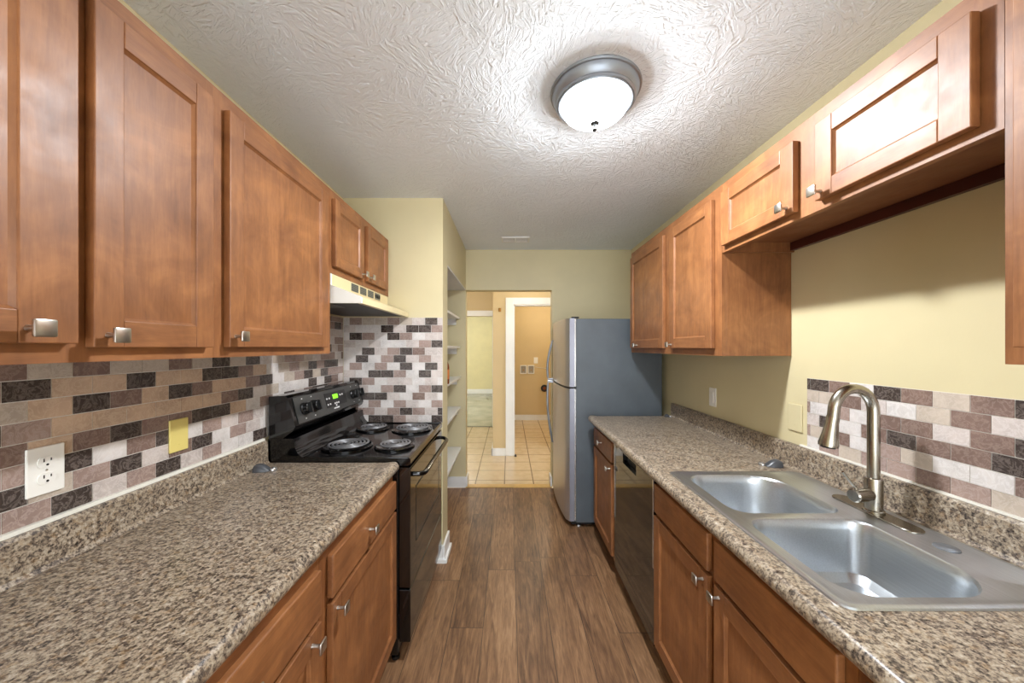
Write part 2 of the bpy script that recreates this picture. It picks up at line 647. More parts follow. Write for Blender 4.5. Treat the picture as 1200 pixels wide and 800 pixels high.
# fittings on the laundry wall and the hall
o = thing('laundry_outlet_box', 'white recessed washer hookup box with two openings on tan laundry wall', 'outlet box', (.36, 6.929, 1.0))
b = MB()
for cx in (-.075, .075):
    for q in ((cx - .065, cx + .065, -.02, 0, .07, .085), (cx - .065, cx + .065, -.02, 0, -.085, -.07),
              (cx - .065, cx - .05, -.02, 0, -.07, .07), (cx + .05, cx + .065, -.02, 0, -.07, .07)):
        b.box(*q, WHITE, .002)
b.build('box_frame', o)
b = MB()
for cx in (-.075, .075):
    b.box(cx - .049, cx + .049, -.006, -.0, -.069, .069, BOXIN)
    b.lathe([(.012, 0), (.012, .02)], (cx, -.024, -.01), BRASS, 12, 'y')
b.build('valve', o)
b = MB().box(.49, .57, 6.92, 6.929, 1.12, 1.24, PLATE, .003)
tag(b.build('wall_plate'), 'small white wall plate above the washer hookup box', 'wall plate')
o = thing('dryer_outlet', 'round dark dryer outlet low on tan laundry wall', 'outlet', (.70, 6.929, .63))
MB().lathe([(.07, 0), (.07, -.02), (.06, -.03)], (0, 0, 0), BLKPLAS, 24, 'y').build('cover', o)
MB().lathe([(.03, 0), (.03, -.006)], (0, -.0305, 0), AMBER, 18, 'y').build('socket', o)
b = MB()
b.tube([(.52, 6.925, 1.05), (.60, 6.922, 1.035), (.75, 6.924, 1.02)], .004, WHITE, 8)
tag(b.build('cable'), 'thin white cable running across the tan laundry wall', 'cable')
b = MB()
b.box(-.14, -.105, YH - .012, YH - .0005, 1.91, 1.96, BRASS, .004)
b.lathe([(.008, 0), (.012, -.012)], (-.122, YH - .012, 1.925), BRASS, 12, 'y')
tag(b.build('door_hook'), 'small brass hook high on the tan pier in the hall', 'hook')
o = thing('door_stop', 'small dark floor door stop beside the white laundry casing', 'door stop', (.085, YH - .04, -.001))
MB().lathe([(.016, 0), (.016, .012), (.008, .03)], (0, 0, 0), BLKPLAS, 14).build('bumper', o)

# ------------------------------------------------------------------ cabinet parts
def knob(parent, x, z, y=0.0, s=.03, round_=.003):
    """square plate knob standing off the front face (front is local -y)"""
    k = MB()
    k.lathe([(.006, 0), (.0045, -.008), (.0045, -.018), (.009, -.024)], (x, y, z), NICKEL, 14, 'y')
    k.box(x - s / 2, x + s / 2, y - .031, y - .024, z - s / 2, z + s / 2, NICKEL, round_)
    return k.build('knob', parent)


def shaker(cab, x0, x1, z0, z1, st=.052, rl=.055, th=.02, y1=-.001, kx=None, kz=None, panel_in=.009, name='door', stl=None):
    y0 = y1 - th
    b = MB()
    sr = st
    sl = st if stl is None else stl
    b.box(x0, x0 + sl, y0, y1, z0, z1, WV, .002)
    b.box(x1 - sr, x1, y0, y1, z0, z1, WV, .002)
    b.box(x0 + sl, x1 - sr, y0, y1, z0, z0 + rl, WH, .002)
    b.box(x0 + sl, x1 - sr, y0, y1, z1 - rl, z1, WH, .002)
    # sloped inner moulding
    i0, i1, j0, j1 = x0 + sl, x1 - sr, z0 + rl, z1 - rl
    e = .006
    o_ = [(i0, j0), (i1, j0), (i1, j1), (i0, j1)]
    n_ = [(i0 + e, j0 + e), (i1 - e, j0 + e), (i1 - e, j1 - e), (i0 + e, j1 - e)]
    b.rings([[(u, y0 + .003, v) for u, v in o_], [(u, y0 + panel_in, v) for u, v in n_]], WV, False, False, False)
    d = b.build(name, cab)
    p = MB()
    p.box(i0 - .001, i1 + .001, y0 + panel_in, y1 - .002, j0 - .001, j1 + .001, WV)
    p.build('panel', d)
    if kx is not None:
        knob(d, kx, kz, y0)
    return d


def slab(cab, x0, x1, z0, z1, kx=None, kz=None, th=.02, y1=-.001):
    b = MB()
    y0 = y1 - th
    b.box(x0, x1, y0, y1, z0, z1, WH, .004, 2)
    d = b.build('drawer', cab)
    if kx is not None:
        knob(d, kx, kz, y0)
    return d


def carcass(cab, W, D, Hc, openings, z0=0.0, toe=False, under=.0, cleat=False):
    """local frame: x along the width, front at y=0, body behind it"""
    b = MB()
    t = .016
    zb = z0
    b.box(0, t, .019, D, zb, Hc, WV, .001)
    b.box(W - t, W, .019, D, zb, Hc, WV, .001)
    b.box(t, W - t, .019, D, zb + under, zb + under + t, WD)
    b.box(t, W - t, .019, D, Hc - t, Hc, WH)
    b.box(t, W - t, D - .008, D, zb + under + t, Hc - t, WV)
    if toe:
        b.box(0, W, .075, .09, 0, zb, WH)
    b.build('body', cab)
    f = MB()
    # face frame as a grid of rails and stiles around the openings
    xs = sorted({0, W} | {a for o in openings for a in (o[0], o[1])})
    zs = sorted({zb, Hc} | {a for o in openings for a in (o[2], o[3])})
    for i in range(len(xs) - 1):
        run = None
        for j in range(len(zs) - 1):
            cx, cz = (xs[i] + xs[i + 1]) / 2, (zs[j] + zs[j + 1]) / 2
            hole = any(o[0] < cx < o[1] and o[2] < cz < o[3] for o in openings)
            if not hole:
                if run is None:
                    run = [zs[j], zs[j + 1]]
                else:
                    run[1] = zs[j + 1]
            if hole or j == len(zs) - 2:
                if run is not None:
                    f.box(xs[i], xs[i + 1], 0, .019, run[0], run[1], WV if run[1] - run[0] > xs[i + 1] - xs[i] else WH)
                run = None
    f.build('face_frame', cab)
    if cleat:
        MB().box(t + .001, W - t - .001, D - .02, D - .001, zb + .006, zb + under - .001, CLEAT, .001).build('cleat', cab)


RZL, RZR = PI / 2, -PI / 2
UZ0, UZ1 = 1.408, 2.156
UF = -.812        # face frame plane of the upper cabinets, left
# --- upper left cabinets (local x = world y)
LG = 'upper maple cabinets on the outlet side'
c = thing('upper_cabinet', 'maple upper cabinet with two tall doors above the white outlet', 'cabinet', (UF, .34, 0), RZL)
carcass(c, .62, .303, UZ1, [(.05, .29, 1.45, 2.10), (.345, .585, 1.45, 2.10)], UZ0)
shaker(c, .034, .304, 1.443, 2.11, kx=.236, kz=1.468, st=.08, stl=.052)
shaker(c, .328, .5985, 1.436, 2.107, kx=.351, kz=1.460)
c = thing('upper_cabinet', 'maple upper cabinet with one wide door next to the range hood', 'cabinet', (UF, .9605, 0), RZL)
carcass(c, .626, .303, UZ1, [(.05, .555, 1.45, 2.10)], UZ0)
shaker(c, .0325, .5715, 1.437, 2.11, kx=.053, kz=1.468)
c = thing('hood_cabinet', 'short maple two-door cabinet mounted over the range hood', 'cabinet', (UF, 1.587, 0), RZL)
carcass(c, .764, .303, UZ1, [(.03, .305, 1.82, 2.10), (.40, .68, 1.82, 2.10)], 1.776)
shaker(c, .013, .323, 1.808, 2.118, kx=.305, kz=1.832, st=.045, rl=.05)
shaker(c, .381, .70, 1.808, 2.118, kx=.398, kz=1.832, st=.045, rl=.05)

# --- upper right cabinets (local x = -world y)
UR = .945
c = thing('upper_cabinet', 'maple upper cabinet with two tall doors beside the fridge', 'cabinet', (UR, 2.70, 0), RZR)
carcass(c, 1.147, .308, 2.158, [(.07, .575, 1.45, 2.10), (.70, 1.08, 1.45, 2.10)], 1.398)
shaker(c, .030, .593, 1.432, 2.112, kx=.17, kz=1.452)
shaker(c, .68, 1.098, 1.432, 2.112, kx=.705, kz=1.452)
c = thing('sink_wall_cabinet', 'low wide maple cabinet with two flap doors hung above the sink', 'cabinet', (UR, 1.5515, 0), RZR)
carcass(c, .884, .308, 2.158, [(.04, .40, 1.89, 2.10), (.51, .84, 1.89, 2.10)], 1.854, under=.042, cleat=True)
shaker(c, .0235, .4115, 1.878, 2.110, kx=.385, kz=1.90, st=.055, rl=.05)
shaker(c, .4925, .8515, 1.878, 2.110, kx=.512, kz=1.90, st=.055, rl=.05)
c = thing('upper_cabinet', 'tall maple upper cabinet partly seen at the near end of the sink wall', 'cabinet', (UR, .6665, 0), RZR)
carcass(c, .45, .308, 2.158, [(.05, .40, 1.45, 2.10)], 1.404)
shaker(c, .024, .43, 1.436, 2.112, kx=.40, kz=1.46)

# --- base cabinets
BF = -.527
c = thing('base_cabinet', 'maple base cabinet with one wide drawer under the near outlet counter', 'cabinet', (BF, .36, 0), RZL)
carcass(c, .61, .588, .872, [(.05, .57, .73, .82), (.05, .57, .15, .69)], .10, toe=True)
slab(c, .03, .586, .712, .836, .307, .772)
shaker(c, .03, .586, .128, .697, kx=.54, kz=.668)
c = thing('base_cabinet', 'maple base cabinet with drawer over door beside the black range', 'cabinet', (BF, .971, 0), RZL)
carcass(c, .613, .588, .872, [(.06, .57, .73, .82), (.06, .57, .15, .69)], .10, toe=True)
slab(c, .037, .603, .712, .836, .30, .776)
shaker(c, .037, .603, .128, .697, kx=.062, kz=.668)

RF = .66
c = thing('base_cabinet', 'narrow maple base cabinet between the fridge and the dishwasher', 'cabinet', (RF, 2.655, 0), RZR)
carcass(c, .505, .593, .872, [(.04, .44, .73, .82), (.04, .44, .15, .69)], .10, toe=True)
slab(c, .015, .462, .712, .836, .23, .776)
shaker(c, .015, .462, .128, .697, kx=.437, kz=.668)
c = thing('sink_base_cabinet', 'maple sink base cabinet with two doors under the steel sink', 'cabinet', (RF, 1.551, 0), RZR)
b = MB()
for q in ((0, .016, .019, .59, .10, .872), (.874, .89, .019, .59, .10, .872), (.016, .874, .019, .59, .10, .116),
          (0, .89, .075, .09, 0, .10)):
    b.box(*q, WV)
b.build('body', c)
f = MB()
for q in ((0, .02, 0, .019, .10, .872), (.40, .48, 0, .019, .10, .872), (.86, .89, 0, .019, .10, .872)):
    f.box(*q, WV)
for z0_, z1_ in ((.10, .145), (.69, .725), (.83, .872)):
    f.box(.02, .40, 0, .019, z0_, z1_, WH)
    f.box(.48, .86, 0, .019, z0_, z1_, WH)
f.build('face_frame', c)
slab(c, .006, .420, .712, .836)
slab(c, .458, .868, .712, .836)
shaker(c, .006, .420, .128, .697, kx=.396, kz=.672)
shaker(c, .458, .868, .128, .697, kx=.484, kz=.672)
c = thing('base_cabinet', 'maple base cabinet at the near end of the sink counter', 'cabinet', (RF, .660, 0), RZR)
carcass(c, .50, .593, .872, [(.05, .45, .73, .82), (.05, .45, .15, .69)], .10, toe=True)
slab(c, .03, .47, .712, .836, .25, .776)
shaker(c, .03, .47, .128, .697, kx=.06, kz=.668)

# ------------------------------------------------------------------ countertops
CT0, CT1 = .874, .914


def nose(xe, xi, sgn):
    """front edge profile (x, z); xe edge, xi where flat begins"""
    p = []
    r = (CT1 - CT0) / 2
    n = 8
    for i in range(n + 1):
        a = -PI / 2 + PI * i / n
        p.append((xe - sgn * (r - r * math.cos(a)) , (CT0 + CT1) / 2 + (r + (.004 if a > 0 else 0) * math.sin(max(a, 0)) * 1.0) * math.sin(a)))
    p.append((xe - sgn * (r + .02), CT1 + .0035))
    p.append((xe - sgn * (r + .045), CT1))
    p.append((xi, CT1))
    p.append((xi, CT0))
    return p


cl = thing('countertop', 'speckled granite-look countertop on the outlet side running to the range', 'countertop')
b = MB()
b.prism(nose(-.498, -.60, 1), 'y', .20, 1.585, LAM, True)
b.box(XL + .002, -.60, .20, 1.585, CT0, CT1, LAM)
b.build('worktop', cl, 40)
b = MB()
b.prism([(XL + .002, CT1 + .0005), (XL + .034, CT1 + .0005), (XL + .026, CT1 + .010), (XL + .024, CT1 + .092), (XL + .018, CT1 + .100), (XL + .002, CT1 + .100)],
        'y', .20, 1.585, LAM)
b.build('backsplash', cl)

cr = thing('countertop', 'speckled granite-look countertop holding the steel sink', 'countertop')
b = MB()
b.prism(nose(.600, .695, -1), 'y', .16, 2.66, LAM, True)
b.box(.695, XR - .002, 1.445, 2.66, CT0, CT1, LAM)
b.box(.695, XR - .002, .16, .715, CT0, CT1, LAM)
b.box(1.165, XR - .002, .715, 1.445, CT0, CT1, LAM)
b.build('worktop', cr, 40)
b = MB()
b.prism([(XR - .002, CT1 + .0005), (XR - .034, CT1 + .0005), (XR - .026, CT1 + .010), (XR - .024, CT1 + .092), (XR - .018, CT1 + .100), (XR - .002, CT1 + .100)],
        'y', .16, 2.66, LAM)
b.build('backsplash', cr)
sbox('trim_4', CAULK, (XL + .0005, XL + .012, .20, 1.585, CT1 + .1005, CT1 + .110))
sbox('trim_5', CAULK, (XR - .010, XR - .0005, .16, 1.50, CT1 + .1005, CT1 + .107))

# ------------------------------------------------------------------ brick-pattern wall tiles
TP, TH, GR = .084, .048, .0022


rng = random.Random(7)


def rand_tile():
    return rng.choices('WGRBD', (42, 8, 22, 10, 18))[0]


# outlet wall: rows counted from the counter up, columns from y = 0.0145 + ...
U0 = .0115     # phase so that a joint falls on y = .8515
LROWS = {0: 'RRRDWRDWRWWDWR', 1: 'BDGRDWBDWRWWDW', 2: 'RRRDWBDWRWRWWW', 3: 'RBTBDBBDDTWRWD', 4: 'DDRTTTTTTBDWGW',
         5: 'GGTDBTDBTTBDWG', 6: 'TRDTTDTTDDBTWG', 7: 'BBGBGGBGDGDWGR'}


def pick_left(r, k):
    j = k - 7
    s = LROWS.get(r)
    if s and 0 <= j < len(s):
        return s[j]
    return rand_tile()


class Off:
    pass


def left_sheet():
    b = MB()
    z0 = CT1 + .1105
    for r in range(13):
        za, zb = z0 + r * TH, z0 + (r + 1) * TH
        ylo, yhi = .20, 2.3485
        if r >= 8:
            ylo = 1.589
        zc = 1.405 if r < 8 else 1.634
        for seg in ((ylo, min(yhi, 1.586)), (max(ylo, 1.586), yhi)):
            if seg[1] - seg[0] < .01:
                continue
            top = min(zb, 1.407 if seg[1] < 1.59 else 1.634)
            if top - za < .006:
                continue
            b.box(XL + .0004, XL + .0020, seg[0], seg[1], za, top, GROUT)
            off = 0 if r % 2 == 0 else TP / 2
            for k in range(0, 30):
                a = .8515 - 10 * TP + k * TP + off
                e = a + TP
                key = pick_left(r, k)
                a, e = max(a, seg[0]), min(e, seg[1])
                if e - a < .006:
                    continue
                b.box(XL + .0020, XL + .0034, a + GR / 2, e - GR / 2, za + GR / 2, top - GR / 2, shade(key))
    return tag(b.build('tile_backsplash'), 'long brick-pattern tile backsplash behind the outlet counter and range', 'backsplash')


left_sheet()

PROWS = ['WDDRWWDRW', 'RRWRDRWDW', 'WRWRWWRWW', 'WDDWWBWWG', 'WWRDWRDWW', 'DRWWWWWWW', 'WDDRWDWWW', 'RWRWDWDWG',
         'DWRDWRWRW', 'WDWRDBWWW', 'WWWWWRDWW', 'DRWDRWWWW', 'WWDWDDRWW', 'RGGRGWDWW']


def stub_sheet():
    b = MB()
    th, tp = .0503, .0846
    z0 = .932
    x0 = -1.117 + .045
    for r, s in enumerate(PROWS):
        za, zb = z0 + r * th, z0 + (r + 1) * th
        b.box(XL + .005, XA - .001, YP - .0020, YP - .0004, za, zb, GROUT)
        off = tp / 2 if r % 2 == 0 else 0
        ks = ('W' + s)
        for k in range(0, 10):
            a = x0 - tp + k * tp + off
            e = a + tp
            a, e = max(a, XL + .006), min(e, XA - .001)
            if e - a < .006:
                continue
            b.box(a + GR / 2, e - GR / 2, YP - .0034, YP - .0020, za + GR / 2, zb - GR / 2, shade(ks[min(k, len(ks) - 1)]))
    return tag(b.build('tile_backsplash'), 'square brick-pattern tile backsplash on the stub wall beyond the range', 'backsplash')


stub_sheet()

# sink wall: rows listed from the top; joints counted from y=.866 outwards
RROWS = ['DBGBDWBDD', 'WWBGWWBGG', 'DBWBBWRWR', 'BDBBDBWDW', 'BWWGRWBGR', 'RGRBRRGRW']


def right_sheet():
    b = MB()
    th = .0478
    for r, s in enumerate(RROWS):
        zt = 1.3075 - r * th
        zb = zt - th
        b.box(XR - .0020, XR - .0004, .16, 1.47, zb, zt, GROUT)
        off = 0 if r % 2 == 0 else -TP / 2
        for k in range(-9, 9):
            a = .866 - TP + k * TP + off
            e = a + TP
            key = s[k] if 0 <= k < len(s) else rand_tile()
            a, e = max(a, .16), min(e, 1.47)
            if e - a < .005:
                continue
            b.box(XR - .0034, XR - .0020, a + GR / 2, e - GR / 2, zb + GR / 2, zt - GR / 2, shade(key))
    return tag(b.build('tile_backsplash'), 'low brick-pattern tile backsplash behind the sink faucet', 'backsplash')


right_sheet()

# ------------------------------------------------------------------ outlets and plates
def plate(name, label, cat, x, y, z, side, mat, w=.070, h=.114, kind='duplex', off=0.0):
    """side=+1: on the wall facing +x, -1: facing -x"""
    o = thing(name, label, cat, (x, y, z), RZL if side > 0 else RZR)
    MB().box(-w / 2, w / 2, -.006 - off, -off, -h / 2, h / 2, mat, .0025).build('cover_plate', o)
    yy = -.006 - off
    if kind == 'duplex':
        for dz in (.0195, -.0195):
            pts = []
            for i in range(28):
                a = 2 * PI * i / 28
                pts.append((.0175 * math.cos(a), dz + max(-.0125, min(.0125, .0175 * math.sin(a)))))
            rc = MB().prism(pts, 'y', yy - .0022, yy, mat).build('receptacle', o)
            sl = MB()
            sl.box(-.0075, -.0055, yy - .003, yy - .0023, dz + .001, dz + .009, SLOT)
            sl.box(.0055, .0075, yy - .003, yy - .0023, dz + .002, dz + .008, SLOT)
            sl.lathe([(.0026, 0), (.0026, -.0007)], (0, yy - .0023, dz - .0065), SLOT, 12, 'y')
            sl.build('slot', rc)
        MB().lathe([(.003, 0), (.002, -.001)], (0, yy - .0001, 0), NICKEL, 10, 'y').build('screw', o)
    elif kind == 'rocker':
        MB().box(-.0165, .0165, yy - .004, yy, -.033, .033, mat, .0015).build('rocker', o)
    else:
        for dz in (.030, -.030):
            MB().lathe([(.003, 0), (.002, -.001)], (0, yy - .0001, dz), mat, 10, 'y').build('screw', o)
    return o


plate('wall_outlet', 'white duplex outlet on the tiled wall above the near counter', 'outlet', XL + .0035, .838, 1.143, 1, PLATE)
plate('blank_plate', 'yellow painted blank plate on the brick-pattern tiles', 'wall plate', XL + .0035, 1.176, 1.142, 1, YPAINT, w=.066, h=.108, kind='blank')
plate('wall_switch', 'white rocker switch plate on the khaki wall near the fridge', 'switch', XR - .0005, 2.15, 1.131, -1, PLATE, kind='rocker')
plate('blank_plate', 'khaki painted blank plate beside the sink tile backsplash', 'wall plate', XR - .0005, 1.53, 1.13, -1, WALL, w=.074, h=.118, kind='blank')

# ------------------------------------------------------------------ range
RX0, RX1 = -1.095, -.45
RY0, RY1 = 1.593, 2.344
rg = thing('electric_range', 'black freestanding electric coil range between counter and tiled stub wall', 'range', (0, 0, 0))
b = MB()
b.box(RX0, -.505, RY0, RY1, .035, .895, BLACK, .004)
b.build('body', rg)
b = MB()
b.prism([(RX0, .897), (-.462, .897), (-.448, .905), (-.448, .926), (-.456, .934), (-.475, .930), (-.905, .930), (-.928, .932), (-.948, .940), (-.964, .956), (-.975, .98), (-.980, 1.02), (RX0, 1.02)],
        'y', RY0, RY1, BLACK, True)
b.box(-.96, -.458, RY0, RY0 + .014, .929, .936, BLACK, .003)
b.box(-.96, -.458, RY1 - .014, RY1, .929, .936, BLACK, .003)
b.build('cooktop', rg)
b = MB()
b.prism([(RX0, 1.0205), (-1.03, 1.0205), (-.985, 1.055), (-.975, 1.075), (-1.008, 1.205), (-1.022, 1.216), (RX0, 1.212)], 'y', RY0 + .002, RY1 - .002, BLACK)
bgd = b.build('backguard', rg)
# control face, leaning back
PA, PB = Vector((-.9755, 1.080)), Vector((-1.0055, 1.200))
du = (PB - PA)
dn = Vector((du.y, -du.x)).normalized()


def face(t, d):
    p = PA + du * t + dn * d
    return p.x, p.y


def fbox(mb, y0, y1, t0, t1, d0, d1, m):
    q = [face(t0, d0), face(t1, d0), face(t1, d1), face(t0, d1)]
    mb.prism(q, 'y', y0, y1, m)


b = MB()
fbox(b, RY0 + .03, RY1 - .03, .0, 1.0, .0005, .003, PANELG)
cp = b.build('control_panel', bgd)
b = MB()
fbox(b, 1.885, 2.115, .22, .86, .0032, .0045, BLKPLAS)
b.build('display_bezel', bgd)
b = MB()
fbox(b, 1.965, 2.02, .55, .75, .0047, .0056, LCD)
b.build('display', bgd)
for yy, tt in ((1.90, .62), (1.925, .62), (1.90, .36), (1.925, .36), (2.05, .66), (2.075, .66), (1.975, .34), (1.995, .34), (2.015, .34), (1.985, .24)):
    b = MB()
    fbox(b, yy - .006, yy + .006, tt - .035, tt + .035, .0047, .0054, PRINT)
    b.build('button', bgd)
for ya, yb, ta, tb in [(1.955, 2.015, .10, .155)] + [(y - .004, y + .004, t, t + .04) for y in (1.685, 1.765, 2.205, 2.28) for t in (.10, .88)]:
    b = MB()
    fbox(b, ya, yb, ta, tb, .0032, .0038, PRINT)
    b.build('print_mark', bgd)
for yy in (1.685, 1.765, 2.205, 2.28):
    b = MB()
    cx, cz = face(.5, .003)
    R = []
    for r, d in ((.030, 0), (.030, .006), (.026, .010), (.024, .028), (.021, .031)):
        ring = []
        for i in range(30):
            a = 2 * PI * i / 30
            k = r * (1 + (.05 if i % 2 else -.02) * (1 if r < .03 else 0))
            c2 = Vector((cx, cz)) + du.normalized() * (k * math.sin(a)) + dn * d
            ring.append((c2.x, yy + k * math.cos(a), c2.y))
        R.append(ring)
    b.rings(R, BLKPLAS)
    kb = b.build('control_knob', bgd)
    b = MB()
    q = []
    for t_, d_ in ((-.026, .031), (.026, .031), (.024, .042), (-.024, .042)):
        c2 = Vector((cx, cz)) + du.normalized() * t_ + dn * d_
        q.append((c2.x, c2.y))
    b.prism(q, 'y', yy - .005, yy + .005, BLKPLAS)
    b.build('grip', kb)
# burners
for bx, by, br in ((-.822, 1.785, .100), (-.585, 1.79, .078), (-.845, 2.175, .078), (-.600, 2.16, .100)):
    b = MB()
    b.lathe([(br + .020, .001), (br + .020, .006), (br + .012, .009), (br + .004, .006), (br * .4, .0015), (.012, .001)], (bx, by, .9303), BLACK, 44)
    dp = b.build('burner', rg)
    b = MB()
    pts = []
    turns = 4.2 if br > .09 else 3.2
    n = int(turns * 34)
    r0 = .022
    for i in range(n + 1):
        a = 2 * PI * turns * i / n
        r = r0 + (br - r0) * i / n
        pts.append((bx + r * math.cos(a), by + r * math.sin(a), .9475))
    b.tube(pts, .0058, COILM, 8, squash=.7)
    b.lathe([(.014, -.003), (.014, .003)], (bx, by, .9475), COILM, 16)
    b.build('coil', dp)
    b = MB()
    for k in range(3):
        a = 2 * PI * k / 3 + .5
        b.tube([(bx + .012 * math.cos(a), by + .012 * math.sin(a), .9405), (bx + br * math.cos(a), by + br * math.sin(a), .9405)], .0025, COILM, 6)
    b.build('coil_support', dp)
# oven door, drawer
b = MB()
b.box(-.503, RX1, RY0 + .004, RY1 - .004, .338, .888, BLKGLASS, .004)
od = b.build('oven_door', rg)
b = MB()
wy0, wy1, wz0, wz1 = RY0 + .10, RY1 - .10, .50, .77
for q in ((wy0, wy1, wz0, wz0 + .007), (wy0, wy1, wz1 - .007, wz1), (wy0, wy0 + .007, wz0, wz1), (wy1 - .007, wy1, wz0, wz1)):
    b.box(RX1 + .0002, RX1 + .0012, q[0], q[1], q[2], q[3], BLKPLAS)
b.build('window_border', od)
b = MB()
hx = -.402
pts = [(RX1 + .001, RY0 + .045, .845), (-.425, RY0 + .05, .843), (hx - .004, RY0 + .075, .838), (hx, RY0 + .12, .836)]
pts += [(hx, RY0 + .12 + (RY1 - RY0 - .24) * i / 6, .836) for i in range(1, 7)]
pts += [(hx - .004, RY1 - .075, .838), (-.425, RY1 - .05, .843), (RX1 + .001, RY1 - .045, .845)]
b.tube(pts, .013, BLACK, 14, squash=.85)
b.build('handle', od)
b = MB()
b.box(-.503, RX1, RY0 + .004, RY1 - .004, .09, .330, BLACK, .004)
b.build('storage_drawer', rg)
for (fx, fy) in ((-.525, RY0 + .03), (-.525, RY1 - .03), (-1.05, RY0 + .03), (-1.05, RY1 - .03)):
    MB().lathe([(.018, 0), (.018, .012), (.01, .014), (.01, .036)], (fx, fy, .0005), BLKPLAS, 16).build('foot', rg)

# ------------------------------------------------------------------ range hood
hd = thing('range_hood', 'almond under-cabinet range hood with vent slots above the coil range', 'range hood', (0, 0, 0))
HY0, HY1, HX = 1.592, 2.340, -.672
b = MB()
b.prism([(XL + .004, 1.774), (-.812, 1.774), (-.812, 1.722), (HX - .006, 1.670), (HX, 1.664), (HX, 1.638), (HX - .018, 1.636),
         (HX - .022, 1.660), (-.83, 1.70), (XL + .02, 1.70), (XL + .02, 1.640), (XL + .004, 1.640)], 'y', HY0 + .012, HY1 - .012, HOODC)
b.build('canopy', hd)
side = [(XL + .004, 1.774), (-.812, 1.774), (-.812, 1.722), (HX - .006, 1.670), (HX, 1.664), (HX, 1.638), (XL + .004, 1.638)]
for y0, hm in ((HY0, HOODW), (HY1 - .0118, HOODC)):
    MB().prism(side, 'y', y0, y0 + .0118, hm).build('end_panel', hd)
b = MB()
b.box(XL + .022, HX - .024, HY0 + .014, HY1 - .014, 1.642, 1.652, HOODK)
b.build('filter', hd)
MB().box(-.98, -.84, HY0 + .03, HY0 + .20, 1.6385, 1.6415, HOODG, .001).build('light_lens', hd)
for k in range(4):
    y0 = 1.80 + k * .105
    b = MB()
    b.box(-.8118, -.8108, y0, y0 + .085, 1.728, 1.768, HOODG)
    if k < 3:
        for j in range(5):
            b.box(-.8108, -.8102, y0 + .004, y0 + .081, 1.731 + j * .0075, 1.734 + j * .0075, VENTD)
        b.build('vent_grille', hd)
    else:
        for j in range(3):
            b.box(-.8108, -.806, y0 + .008 + j * .026, y0 + .024 + j * .026, 1.738, 1.758, BLKPLAS, .001)
        b.build('switch_panel', hd)

# ------------------------------------------------------------------ fridge
fr = thing('refrigerator', 'tall grey-sided refrigerator with steel top-freezer doors at the counter end', 'refrigerator', (0, 0, 0))
FY0, FY1 = 2.775, 3.51
b = MB()
b.box(.533, 1.215, FY0, FY1, .045, 1.664, FRS, .006)
b.build('cabinet', fr)


def fdoor(z0, z1, name):
    b = MB()
    prof = []
    N = 18
    for i in range(N + 1):
        t = i / N
        y = FY0 + .004 + t * (FY1 - FY0 - .008)
        x = .474 - .046 * math.sin(PI * (.05 + .72 * t)) ** .8
        prof.append((x, y))
    poly = [(.520, FY0 + .004)] + [(.482, FY0 + .004)] + prof[1:] + [(.520, FY1 - .004)]
    # prism along z
    R = [[(x, y, z) for x, y in poly] for z in (z0, z0 + .004, z1 - .004, z1)]
    b.rings(R, FRDOOR, True, True, True)
    for f in b.bm.faces:
        c = f.calc_center_median()
        if abs(f.normal.z) < .5 and c.y < FY0 + .02:
            f.material_index = b.mi(FRSIDE)
    d = b.build(name, fr, 25)
    MB().box(.5205, .5325, FY0 + .010, FY1 - .010, z0 + .004, z1 - .004, PALE).build('gasket', d)
    return d


d1 = fdoor(1.122, 1.668, 'freezer_door')
d2 = fdoor(.055, 1.108, 'fridge_door')
for d, za, zb in ((d1, 1.13, 1.50), (d2, 1.10, .52)):
    b = MB()
    pts, rr = [], []
    for i in range(17):
        t = i / 16
        bow = math.sin(PI * (1 - (1 - t) ** 1.6 * 0.5 - .5 * t)) if False else math.sin(PI * min(1, .32 + .68 * t))
        pts.append((.421 - .048 * bow, 3.40, za + (zb - za) * t))
        rr.append(.011 if 0 < t < .9 else .008)
    pts = [(.428, 3.40, za)] + pts + [(.430, 3.40, zb)]
    rr = [.010] + rr + [.006]
    b.tube(pts, rr, DKPEW, 12)
    b.build('handle', d)
MB().box(.372, .43, 3.385, 3.415, 1.109, 1.121, CHROME, .003).build('handle_bridge', fr)
MB().box(.50, .56, FY0 + .02, FY0 + .06, 1.669, 1.682, BLKPLAS, .003).build('hinge_cap', fr)
MB().box(.50, .53, FY0 + .006, FY0 + .05, 1.110, 1.120, BLKPLAS, .001).build('middle_hinge', fr)
b = MB()
b.box(.50, 1.19, FY0 + .03, FY1 - .03, .018, .044, BLKPLAS, .003)
b.build('base_grille', fr)
for fx, fy in ((.56, FY0 + .04), (.56, FY1 - .04), (1.15, FY0 + .04), (1.15, FY1 - .04)):
    MB().lathe([(.02, 0), (.02, .010), (.012, .0175)], (fx, fy, .0), PALE, 14).build('foot', fr)

# ------------------------------------------------------------------ dishwasher
dw = thing('dishwasher', 'black dishwasher with chrome side strips built in under the sink counter', 'dishwasher', (0, 0, 0))
DY0, DY1 = 1.556, 2.143
MB().box(.685, 1.20, DY0 + .005, DY1 - .005, .10, .868, BLKPLAS, .003).build('tub', dw)
b = MB()
b.box(.646, .684, DY0 + .003, DY1 - .003, .105, .7568, BLKGLASS)
b.build('door', dw)
b = MB()
y0_, y1_ = 1.78, 1.985
b.box(.646, .684, DY0 + .003, y0_, .757, .868, BLKGLASS)
b.box(.646, .684, y1_, DY1 - .003, .757, .868, BLKGLASS)
b.box(.646, .684, y0_, y1_, .757, .782, BLKGLASS)
b.box(.646, .684, y0_, y1_, .838, .868, BLKGLASS)
b.build('control_panel', dw)
MB().box(.674, .684, y0_ + .001, y1_ - .001, .783, .837, SLOT).build('handle_recess', dw)
